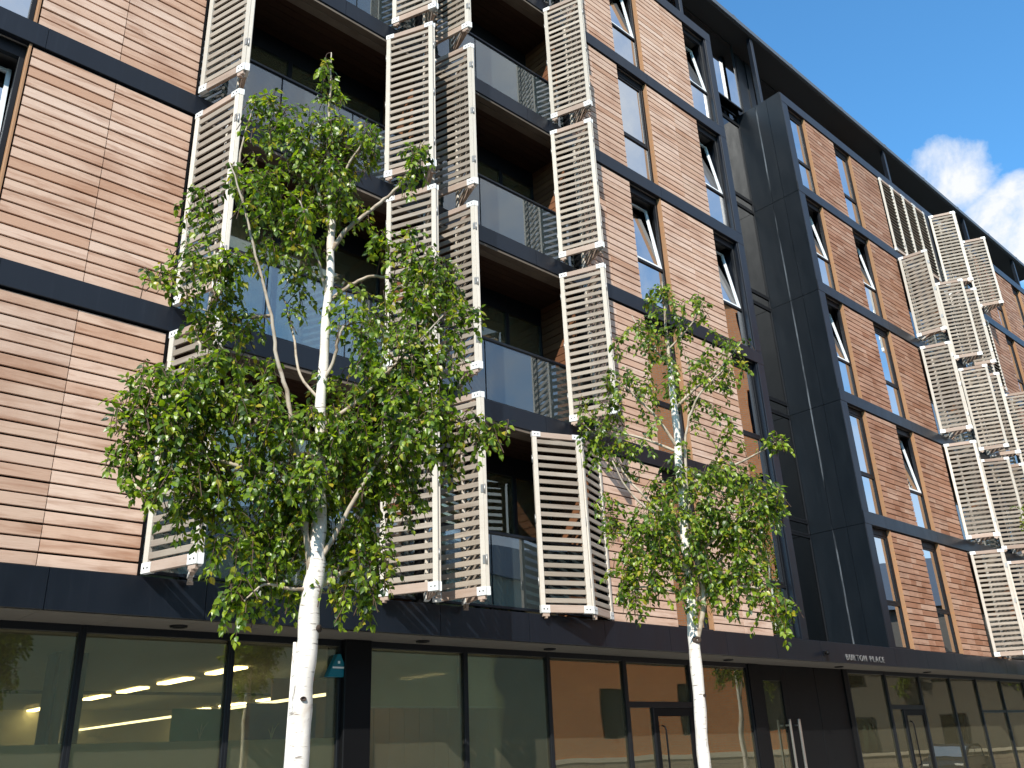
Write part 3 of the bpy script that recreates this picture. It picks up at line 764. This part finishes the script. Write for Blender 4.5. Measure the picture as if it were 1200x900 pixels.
BIRCH_LARGE = (
 [(2.978, -3.607, 1.587, 0.0722), (2.983, -3.61, 1.977, 0.07), (3.0, -3.62, 2.336, 0.0675), (3.015, -3.629, 2.659, 0.064), (3.031, -3.637, 2.883, 0.0594), (3.034, -3.639, 3.172, 0.0461), (3.021, -3.632, 3.534, 0.0413), (3.015, -3.629, 3.978, 0.0376), (3.025, -3.634, 4.449, 0.0337), (3.033, -3.638, 5.021, 0.0303), (3.037, -3.641, 5.399, 0.0277), (3.014, -3.628, 5.591, 0.024)],
 [[(3.017,-3.629,5.513,0.0239),(2.994,-3.616,6.033,0.0177),(2.983,-3.61,6.541,0.0112),(2.975,-3.606,7.152,0.0043)],
  [(3.015,-3.629,2.659,0.0212),(2.954,-3.644,2.93,0.0193),(2.874,-3.649,3.382,0.0175),(2.76,-3.634,3.916,0.0157),(2.659,-3.627,4.213,0.0136),(2.587,-3.636,4.519,0.0115),(2.45,-3.608,4.966,0.0094),(2.329,-3.59,5.358,0.0073),(2.21,-3.572,5.686,0.005)],
  [(3.038,-3.641,2.826,0.0254),(2.915,-3.514,3.242,0.0237),(2.82,-3.402,3.558,0.0217),(2.734,-3.295,3.823,0.0196),(2.664,-3.198,4.099,0.0175),(2.594,-3.101,4.318,0.0152),(2.558,-3.022,4.405,0.0127)],
  [(2.664,-3.428,3.401,0.0173),(2.514,-3.371,3.691,0.0153),(2.396,-3.333,3.964,0.0132),(2.288,-3.3,4.165,0.0111),(2.229,-3.295,4.345,0.0089)],
  [(3.056,-3.652,2.855,0.0181),(3.156,-3.778,3.13,0.0156),(3.241,-3.895,3.384,0.013),(3.355,-4.029,3.614,0.0103),(3.523,-4.195,3.789,0.0076),(3.797,-4.42,3.718,0.0047)],
  [(3.034,-3.639,2.659,0.0195),(3.227,-3.634,2.779,0.0157),(3.479,-3.663,2.958,0.0117),(3.692,-3.669,3.012,0.0073)],
  [(3.038,-3.641,5.208,0.0196),(3.11,-3.721,5.388,0.0173),(3.23,-3.828,5.539,0.0151),(3.352,-3.936,5.692,0.0127),(3.419,-4.012,5.8,0.0103),(3.499,-4.096,5.994,0.0079),(3.538,-4.157,6.185,0.0055)],
  [(3.046,-3.646,4.789,0.0159),(3.162,-3.666,4.921,0.014),(3.321,-3.711,5.054,0.012),(3.457,-3.742,5.088,0.0099),(3.655,-3.809,5.074,0.0077),(3.916,-3.912,5.057,0.0055)],
  [(3.016,-3.629,4.11,0.0153),(3.052,-3.707,4.259,0.0133),(3.053,-3.765,4.407,0.0113),(3.055,-3.824,4.508,0.0092)],
  [(3.022,-3.633,3.785,0.018),(3.196,-3.833,3.956,0.0148),(3.3,-3.992,4.124,0.0115),(3.458,-4.183,4.366,0.0083),(3.566,-4.345,4.54,0.0049)],
  [(3.025,-3.634,3.291,0.0232),(2.714,-3.572,3.374,0.0182),(2.382,-3.498,3.451,0.0133),(2.063,-3.431,3.523,0.0087),(1.799,-3.395,3.592,0.0043)],
  [(3.015,-3.629,2.659,0.0139),(2.853,-3.632,2.645,0.0106),(2.676,-3.627,2.657,0.0073),(2.534,-3.642,2.538,0.0042)],
  [(3.026,-3.635,5.398,0.0165),(2.972,-3.547,5.736,0.0138),(2.898,-3.446,6.086,0.011),(2.76,-3.31,6.44,0.0081),(2.65,-3.19,6.723,0.005)],
  [(3.011,-3.626,5.67,0.0147),(3.087,-3.784,5.979,0.0098),(3.143,-3.932,6.166,0.0047)],
  [(2.562,-3.37,5.12,0.0127),(2.3,-3.298,5.056,0.0098),(2.08,-3.249,4.913,0.0069),(1.898,-3.221,4.736,0.0041)],
  [(2.685,-3.44,4.63,0.0137),(2.49,-3.185,4.658,0.0094),(2.324,-2.946,4.789,0.0051)],
  [(2.455,-3.309,5.56,0.0117),(2.398,-3.305,6.011,0.008),(2.455,-3.367,6.544,0.0041)],
  [(3.015,-3.629,3.978,0.0121),(2.916,-3.495,4.197,0.0103),(2.899,-3.409,4.498,0.0084),(2.849,-3.303,4.883,0.0065)],
  [(3.034,-3.639,3.172,0.0173),(3.166,-3.58,3.45,0.014),(3.294,-3.519,3.877,0.0104),(3.389,-3.439,4.128,0.0065)],
  [(3.029,-3.636,4.802,0.0127),(2.923,-3.672,5.04,0.0102),(2.807,-3.701,5.277,0.0076),(2.702,-3.738,5.477,0.0051)]],
 [(2.97,-3.6,6.85,0.09,0.27,7), (2.87,-3.55,6.22,0.34,0.29,40), (3.16,-3.59,6.29,0.25,0.24,22), (2.95,-3.71,5.76,0.3,0.2,16), (2.55,-3.36,6.38,0.19,0.31,12), (2.5,-3.39,5.73,0.26,0.25,14), (3.17,-3.89,6.21,0.15,0.16,4), (3.47,-4.12,5.97,0.15,0.27,9), (2.67,-3.54,5.3,0.35,0.32,24), (2.23,-3.41,4.84,0.3,0.24,26), (1.93,-3.3,4.73,0.13,0.08,3), (2.46,-3.2,4.59,0.31,0.22,17), (3.27,-3.89,5.33,0.16,0.16,3), (3.61,-4.08,4.95,0.29,0.29,36), (3.28,-3.78,4.68,0.29,0.29,15), (3.31,-4.08,4.29,0.3,0.24,22), (3.8,-4.31,4.67,0.11,0.16,4), (2.08,-3.44,3.82,0.33,0.28,40), (1.86,-3.37,3.61,0.16,0.3,10), (2.08,-3.44,3.38,0.24,0.22,26), (2.53,-3.46,3.73,0.4,0.32,42), (2.67,-3.43,3.31,0.46,0.29,44), (2.83,-3.69,3.54,0.34,0.34,26), (2.28,-3.33,3.19,0.17,0.22,12), (3.25,-3.76,3.67,0.36,0.33,38), (3.44,-4.21,3.76,0.29,0.29,34), (3.8,-4.42,3.69,0.15,0.12,6), (3.44,-4.1,4.12,0.27,0.21,12), (3.52,-3.8,3.39,0.27,0.24,22), (3.27,-3.54,3.23,0.3,0.27,22), (3.71,-4.14,3.5,0.15,0.11,3), (2.69,-3.45,2.88,0.31,0.23,28), (2.51,-3.57,2.57,0.11,0.16,8), (2.85,-3.53,2.66,0.17,0.17,8), (3.38,-3.61,2.9,0.27,0.25,22), (3.46,-3.6,2.62,0.08,0.12,4), (2.97,-3.43,3.12,0.26,0.23,16), (3.18,-3.72,2.6,0.07,0.09,3), (2.16,-3.25,5.39,0.16,0.25,6), (2.24,-3.42,4.11,0.26,0.2,14), (2.63,-3.24,4.21,0.28,0.18,8), (3.46,-3.77,4.04,0.31,0.22,16), (3.66,-4.23,4.34,0.22,0.25,12), (3.19,-3.5,4.2,0.22,0.25,6), (2.92,-3.46,4.99,0.23,0.29,7), (3.41,-4.03,5.28,0.2,0.2,5), (1.81,-3.29,3.8,0.11,0.14,4), (1.83,-3.3,3.4,0.09,0.16,5), (3.91,-4.43,3.74,0.07,0.08,3), (3.15,-3.59,5.63,0.27,0.2,9), (2.79,-3.5,5.52,0.23,0.23,10)])
BIRCH_SMALL = (
 [(7.067, -3.6, 1.431, 0.057), (7.077, -3.613, 1.931, 0.056), (7.086, -3.626, 2.456, 0.0558), (7.094, -3.636, 2.767, 0.051), (7.104, -3.65, 3.252, 0.0455), (7.109, -3.657, 3.759, 0.0423), (7.125, -3.678, 4.287, 0.0389), (7.131, -3.686, 4.842, 0.0354), (7.139, -3.697, 5.375, 0.0271)],
 [[(7.136,-3.693,5.326,0.0217),(7.141,-3.7,5.829,0.0134),(7.152,-3.716,6.352,0.0047)],
  [(7.098,-3.642,2.493,0.0256),(7.144,-3.76,2.912,0.0227),(7.104,-3.763,3.397,0.0198),(7.069,-3.771,3.9,0.0168),(7.063,-3.819,4.418,0.0137),(7.127,-3.962,4.848,0.0104),(7.301,-4.255,5.171,0.007)],
  [(7.106,-3.652,3.418,0.0167),(6.925,-3.576,3.664,0.0134),(6.675,-3.404,3.906,0.0101),(6.493,-3.325,4.263,0.0068)],
  [(7.107,-3.654,3.587,0.0168),(6.994,-3.388,3.889,0.0138),(6.909,-3.16,4.2,0.0106),(6.859,-2.979,4.613,0.0072)],
  [(7.136,-3.693,4.376,0.0174),(6.968,-3.578,4.745,0.0135),(6.778,-3.431,5.031,0.0095),(6.605,-3.31,5.222,0.0054)],
  [(7.131,-3.686,4.842,0.0177),(7.33,-3.845,5.079,0.0137),(7.559,-4.043,5.315,0.0097),(7.77,-4.217,5.611,0.0055)],
  [(7.104,-3.65,3.252,0.0207),(7.255,-4.024,3.531,0.0153),(7.378,-4.36,3.727,0.0101),(7.414,-4.577,3.765,0.0048)],
  [(7.103,-3.648,3.169,0.0206),(6.944,-3.319,3.462,0.0158),(6.804,-3.017,3.678,0.0107),(6.764,-2.851,3.976,0.0053)],
  [(7.102,-3.648,2.886,0.0179),(7.239,-3.946,2.972,0.0134),(7.366,-4.231,2.939,0.009),(7.401,-4.391,2.686,0.0047)],
  [(7.102,-3.648,2.886,0.0163),(6.91,-3.499,3.013,0.0125),(6.691,-3.313,3.023,0.0087),(6.581,-3.277,2.821,0.0048)],
  [(7.136,-3.693,5.326,0.0117),(7.062,-3.508,5.675,0.0083),(7.011,-3.354,6.032,0.0047)],
  [(7.138,-3.696,5.525,0.0118),(7.259,-3.945,5.768,0.0082),(7.317,-4.108,6.027,0.0046)],
  [(7.127,-3.681,4.018,0.0171),(7.315,-4.078,4.128,0.0127),(7.451,-4.402,4.243,0.0084),(7.507,-4.62,4.326,0.0041)],
  [(7.126,-3.679,4.378,0.0156),(6.882,-3.292,4.623,0.0121),(6.698,-2.985,4.673,0.0084),(6.624,-2.829,4.896,0.0046)],
  [(7.097,-3.64,3.007,0.0164),(7.445,-3.86,3.334,0.0109),(7.737,-4.004,3.598,0.0051)]],
 [(7.14,-3.71,6.14,0.21,0.26,8), (7.02,-3.54,5.7,0.46,0.32,15), (7.33,-3.96,5.89,0.23,0.28,6), (7.51,-4.03,5.36,0.41,0.32,13), (7.15,-3.71,5.13,0.45,0.36,15), (6.86,-3.31,5.09,0.36,0.36,13), (6.65,-3.04,4.74,0.27,0.4,14), (6.84,-3.12,4.34,0.22,0.27,4), (7.46,-4.56,4.33,0.18,0.07,5), (7.42,-4.08,4.6,0.35,0.26,6), (7.0,-3.52,4.49,0.44,0.26,8), (7.3,-3.91,3.95,0.51,0.34,40), (7.38,-4.36,3.77,0.29,0.25,18), (7.02,-3.7,3.57,0.5,0.29,44), (7.33,-3.95,3.39,0.45,0.33,36), (6.9,-3.21,3.61,0.34,0.26,20), (6.78,-3.37,3.22,0.37,0.25,22), (7.16,-3.72,3.08,0.41,0.29,24), (7.35,-4.15,2.95,0.28,0.32,16), (7.4,-4.4,2.72,0.09,0.19,5), (6.66,-3.22,2.95,0.18,0.16,5), (7.62,-4.02,3.54,0.3,0.25,14), (7.1,-3.48,3.97,0.3,0.22,12), (6.75,-3.0,3.85,0.17,0.22,5)])

big = birch(BIRCH_LARGE, 'birch_tree', 'tall birch with a thick white trunk and dense crown before the left loggias', 4, .056, .03, [(2.42, -.75, .035), (1.95,-1.9,.02)], [(3.08,-3.68,6.13,.2,90)])
small = birch(BIRCH_SMALL, 'birch_tree', 'slimmer birch with a sparse crown in front of the middle timber panels', 9, .06, .05, [(2.55,-1.9,.045), (2.0,-1.4,.02)])
far = copy_tree(small); far.location = (20.6, -3.5, 0); far.rotation_euler = (0,0,R(140)); far.scale = (1,1,1.08)
far['label'] = 'birch at the right edge, only the side of its crown in the picture'
m = MB(); m.tube([(0,0,0,.014),(.02,0,1.2,.014),(.05,.0,2.34,.012)], 10); o = m.build('tree_stake', M['bark'], None, None, (2.955, -3.46, 0))
tag(o, 'thin pale stake standing against the thick birch trunk', 'stake')

# ------------------------------------------------------------------ the street and what the glass reflects
m = MB(); m.box(-150,150,-5.2,SY-.1,-.3,0); m.build('pavement', M['paving'], None, 'structure')
m = MB(); m.box(-150,150,-5.32,-5.2,-.3,.003); m.build('kerb', M['stone'], None, 'structure')
m = MB(); m.box(-150,150,-150,-5.32,-.32,-.12); m.box(-150,150,SY-.1,150,-.32,-.03); m.build('road', M['asphalt'], None, 'structure')

# brick building over the road
bb = thing('brick_building', 'orange brick building across the street on a pale stone base', 'building', (23.4,-13.2,-.12))
bb.rotation_euler = (0,0,math.atan2(TY,TX))
Lb, Hb, Db = 9.0, 17.0, 3.0
wins = [(1.9,.9),(4.6,.9),(7.2,.9)]
m = MB(41); zs = [(2.15,3.7)]+[(5.6+3.1*k, 7.3+3.1*k) for k in range(4)]
xs = sorted({0,Lb,*[a for a,w in wins],*[a+w for a,w in wins]}); zz = sorted({1.55,Hb,*[a for a,b in zs],*[b for a,b in zs]})
for i, (a,b) in enumerate(zip(xs,xs[1:])):
    for c, d in zip(zz,zz[1:]):
        hole = any(abs(a-w0)<.01 for w0,w in wins) and any(abs(c-z0)<.01 for z0,z1 in zs)
        if not hole: m.box(a,b,-.25,0,c,d)
m.box(0,Lb,-Db,-.26,0,Hb); m.build('brick_wall', M['brick'], bb)
m = MB(); m.box(-.03,Lb+.03,-.3,.05,0,1.4); m.build('stone_plinth', M['stone'], bb)
m = MB(); m.box(-.05,Lb+.05,-.3,.09,1.4,1.55); m.build('stone_band', M['coping'], bb)
m = MB(); m.box(-.1,Lb+.1,-.4,.1,Hb,Hb+.25); m.build('coping', M['coping'], bb)
for a, w in wins:
    for z0, z1 in zs:
        m = MB(); f=.06; m.bar(a,a+f,-.2,-.13,z0,z1); m.bar(a+w-f,a+w,-.2,-.13,z0,z1); m.bar(a+f,a+w-f,-.198,-.132,z0,z0+f); m.bar(a+f,a+w-f,-.198,-.132,z1-f,z1); m.bar(a+f,a+w-f,-.198,-.132,(z0+z1)/2-.03,(z0+z1)/2+.03)
        o = m.build('window', M['frame_black'], bb); m = MB(); m.box(a+.05,a+w-.05,-.18,-.17,z0+.05,z1-.05); m.build('pane', M['frame_black'], o)
def terrace(x0, x1, y, H, mat, name, label, depth=9, rz=0, step=3.2):
    o = thing(name, label, 'building', (x0, y, -.12)); L = x1-x0; o.rotation_euler = (0,0,rz)
    m = MB(); m.box(0,L,-depth,0,0,H); m.build('wall', mat, o)
    m = MB(); m.poly([(0,.3,H),(L,.3,H),(L,-depth/2,H+3),(0,-depth/2,H+3),(0,-depth-.3,H),(L,-depth-.3,H)], [(0,1,2,3),(3,2,5,4),(0,3,4),(1,5,2),(0,4,5,1)]); m.build('roof', M['roof_edge'], o)
    x = 1.2
    while x < L-1.5:
        for z in [1.2+3*k for k in range(int(H/3))]:
            m = MB(); m.box(x,x+1.1,.002,.05,z,z+1.5); w = m.build('window', M['frame_black'], o)
            m = MB(); m.box(x+.07,x+1.03,.052,.058,z+.07,z+1.43); m.build('pane', M['pane_dark'], w)
        x += step
terrace(-30, 42, -26, 10.5, M['render_olive'], 'unseen_terrace', 'long pale olive terrace added out of view across the street for the shop glass to reflect', step=200)  # unseen, added so the shop glass mirrors olive render instead of bright sky
RZ = math.atan2(TY,TX)
o = thing('stone_wall', 'low pale stone wall with a flat coping where the street bends', 'wall', (41.1,-11.2,-.12), None, RZ)
m = MB(); m.box(-2,11,-.35,0,0,1.06); m.build('wall_face', M['stone'], o); m = MB(); m.box(-2.05,11.05,-.42,.07,1.06,1.18); m.build('coping', M['coping'], o)
terrace(42.4, 54, -13.5, 7.5, M['render_grey'], 'rendered_house', 'grey brown rendered house behind the low stone wall', 8, RZ, 4)
for k, (x, y, s, rz, lab) in enumerate(((43.5,-9.8,1.25,20,'birch behind the low stone wall, nearer the brown rendered house gable'), (45.4,-5.6,1.4,200,'taller birch at the far end of the low stone wall'))):
    q = copy_tree(small); q.location = (x+.9, y-.4, -.1); q.rotation_euler = (0,0,R(rz)); q.scale = (s,s,s); q['label'] = lab; q['group'] = 'birches behind the low stone wall'

# a parked car, seen only in the glass
car = thing('parked_car', 'dark blue hatchback parked before the low stone wall', 'car', (40.2,-6.6,-.12), None, R(172))
def extrude(prof, y0, y1, inset=0.):
    m = MB(51); n = len(prof); cx = sum(p[0] for p in prof)/n
    rings = [(y0+inset, .96), (y0, 1.), (y1, 1.), (y1-inset, .96)] if inset else [(y0,1.),(y1,1.)]
    vs = [(cx+(x-cx)*s, y, z if s == 1 else .35+(z-.35)*.97) for y, s in rings for x, z in prof]
    fs = [(q*n+i, q*n+(i+1)%n, (q+1)*n+(i+1)%n, (q+1)*n+i) for q in range(len(rings)-1) for i in range(n)]
    m.poly(vs, fs+[tuple(range(n-1,-1,-1)), tuple(range((len(rings)-1)*n, len(rings)*n))], 0, .5); return m
low = [(-2.0,.3),(-2.05,.55),(-1.98,.8),(-1.75,.93),(1.0,.95),(1.75,.82),(2.02,.66),(2.05,.4),(1.98,.28),(1.65,.26),(1.55,.5),(1.3,.62),(1.05,.5),(.95,.26),(-.95,.26),(-1.05,.5),(-1.3,.62),(-1.55,.5),(-1.65,.28)]
body = extrude(low, -.86, .86, .1).build('body', M['carpaint'], car)
extrude([(-1.85,.93),(-1.6,1.28),(-1.2,1.42),(-.1,1.45),(.35,1.36),(1.02,.955)], -.74, .74, .12).build('cabin', M['carpaint'], car)
for s in (-1, 1):
    m = MB(); m.poly([(x, s*.752, z) for x, z in ((-1.6,.97),(-1.45,1.26),(-.35,1.36),(-.35,.98))]+[(x, s*.735, z) for x, z in ((-1.6,.97),(-1.45,1.26),(-.35,1.36),(-.35,.98))], [(0,1,2,3),(7,6,5,4)]); m.build('side_window', M['pane_dark'], car)
    m = MB(); m.poly([(x, s*.752, z) for x, z in ((-.28,.98),(-.28,1.36),(.3,1.3),(.85,.98))]+[(x, s*.735, z) for x, z in ((-.28,.98),(-.28,1.36),(.3,1.3),(.85,.98))], [(0,1,2,3),(7,6,5,4)]); m.build('side_window', M['pane_dark'], car)
    m = MB(); m.bar(1.86,2.0,s*.62-.13,s*.62+.13,.62,.74,.02); m.build('headlight', M['frame_white'], car)
    m = MB(); m.bar(-2.04,-1.95,s*.65-.1,s*.65+.1,.68,.86,.02); m.build('tail_light', M['red'], car)
    for x in (-1.3, 1.3):
        w = MB(); ring = [(.3,-.1),(.315,-.07),(.315,.07),(.3,.1),(.2,.1),(.2,-.1),(.3,-.1)]; n = 20
        w.poly([(x+q*math.cos(2*math.pi*k/n), s*.76+y, .315+q*math.sin(2*math.pi*k/n)) for q, y in ring for k in range(n)], [(i*n+k, i*n+(k+1)%n, (i+1)*n+(k+1)%n, (i+1)*n+k) for i in range(6) for k in range(n)], 0, .5, True)
        wh = w.build('wheel', M['rubber'], car)
        w = MB(); w.poly([(x+q*math.cos(2*math.pi*k/n), s*(.76+y), .315+q*math.sin(2*math.pi*k/n)) for q, y in ((.2,.07),(.17,.06),(.06,.085),(.01,.085)) for k in range(n)], [(i*n+k, i*n+(k+1)%n, (i+1)*n+(k+1)%n, (i+1)*n+k) for i in range(3) for k in range(n)], 0, .5, True); w.build('rim', M['steel'], wh)
m = MB(); m.poly([(.42,-.66,1.35),(.42,.66,1.35),(1.03,.68,.975),(1.03,-.68,.975),(.40,-.66,1.34),(.40,.66,1.34),(1.01,.68,.965),(1.01,-.68,.965)], [(0,1,2,3),(7,6,5,4)]); m.build('windscreen', M['pane_dark'], car)

# ------------------------------------------------------------------ sky, sun, camera
sunv = Vector((1.35,1,-1.4)).normalized()
ld = bpy.data.lights.new('sun', 'SUN'); ld.energy = 5.0; ld.angle = R(.53); ld.color = (1,.955,.88)
so = bpy.data.objects.new('sun', ld); C.objects.link(so); so.rotation_euler = sunv.to_track_quat('-Z','Y').to_euler(); so.location = (-20,-20,25)
w = bpy.data.worlds.new('World'); bpy.context.scene.world = w; w.use_nodes = True
t = w.node_tree; t.nodes.clear()
nt = NT.__new__(NT); nt.t = t; nt.out = nt.n('ShaderNodeOutputWorld')
sky = nt.n('ShaderNodeTexSky', sky_type='NISHITA'); sky.sun_disc = False
sky.sun_elevation = math.asin(-sunv.z); sky.sun_rotation = math.atan2(-sunv.x, -sunv.y); sky.air_density = 1.0; sky.dust_density = .3; sky.ozone_density = 2.5
tc = nt.n('ShaderNodeTexCoord'); dirv = tc.outputs['Generated']
def near(d, c0, c1):
    dp = nt.n('ShaderNodeVectorMath', operation='DOT_PRODUCT'); nt.l(dirv, dp.inputs[0]); dp.inputs[1].default_value = Vector(d).normalized()
    mr = nt.n('ShaderNodeMapRange', interpolation_type='SMOOTHSTEP'); nt.l(dp.outputs['Value'], mr.inputs[0]); mr.inputs[1].default_value = math.cos(R(c0)); mr.inputs[2].default_value = math.cos(R(c1))
    return mr.outputs[0]
n1 = nt.noise(dirv, 13., 10, .6, .3); n2 = nt.noise(dirv, 3.1, 8, .62, .3)
puff = nt.math('MAXIMUM', near((.826,.231,.514), 4.0, .5), nt.math('MAXIMUM', near((.872,.2,.447), 5.2, .8), near((.86,.186,.475), 2.4, .3)))
d1 = nt.math('MULTIPLY_ADD', n1, 1.8, nt.math('MULTIPLY_ADD', puff, 1.2, -1.75))
back_ = near((.3,-.9,.45), 64, 38)
d2 = nt.math('MULTIPLY', nt.math('MULTIPLY_ADD', n2, 3.4, -1.12), back_)
den = nt.math('ADD', nt.math('MULTIPLY', d1, 2.3, clamp=True), nt.math('MULTIPLY', d2, .9, clamp=True), clamp=True)
SKYMUL = (.78, 1.48, 1.75); CLOUD = (5.7, 5.85, 6.1)
skc = nt.mix(1., sky.outputs[0], SKYMUL, 'MULTIPLY')
bg = nt.n('ShaderNodeBackground'); nt.l(nt.mix(den, skc, CLOUD), bg.inputs[0]); bg.inputs[1].default_value = .12
nt.l(bg.outputs[0], nt.out.inputs[0])

cam = bpy.data.cameras.new('camera'); cam.sensor_width = 36; cam.lens = 1039/1200*36; cam.clip_end = 1000
co = bpy.data.objects.new('camera', cam); C.objects.link(co); bpy.context.scene.camera = co
Rm = ((0.73781,0.23293,0.63354),(-0.67375,0.31131,0.67018),(-0.04112,-0.92132,0.38662))
co.matrix_world = Matrix.Translation((0,-8.8,1.6)) @ Matrix([[r[0],-r[1],-r[2]] for r in Rm]).to_4x4()
sc = bpy.context.scene
sc.view_settings.view_transform = 'Standard'; sc.view_settings.look = 'None'; sc.view_settings.exposure = .5; sc.view_settings.gamma = 1
sc.cycles.caustics_reflective = False; sc.cycles.caustics_refractive = False
sc.cycles.transparent_max_bounces = 24; sc.cycles.max_bounces = 8; sc.cycles.sample_clamp_indirect = 6
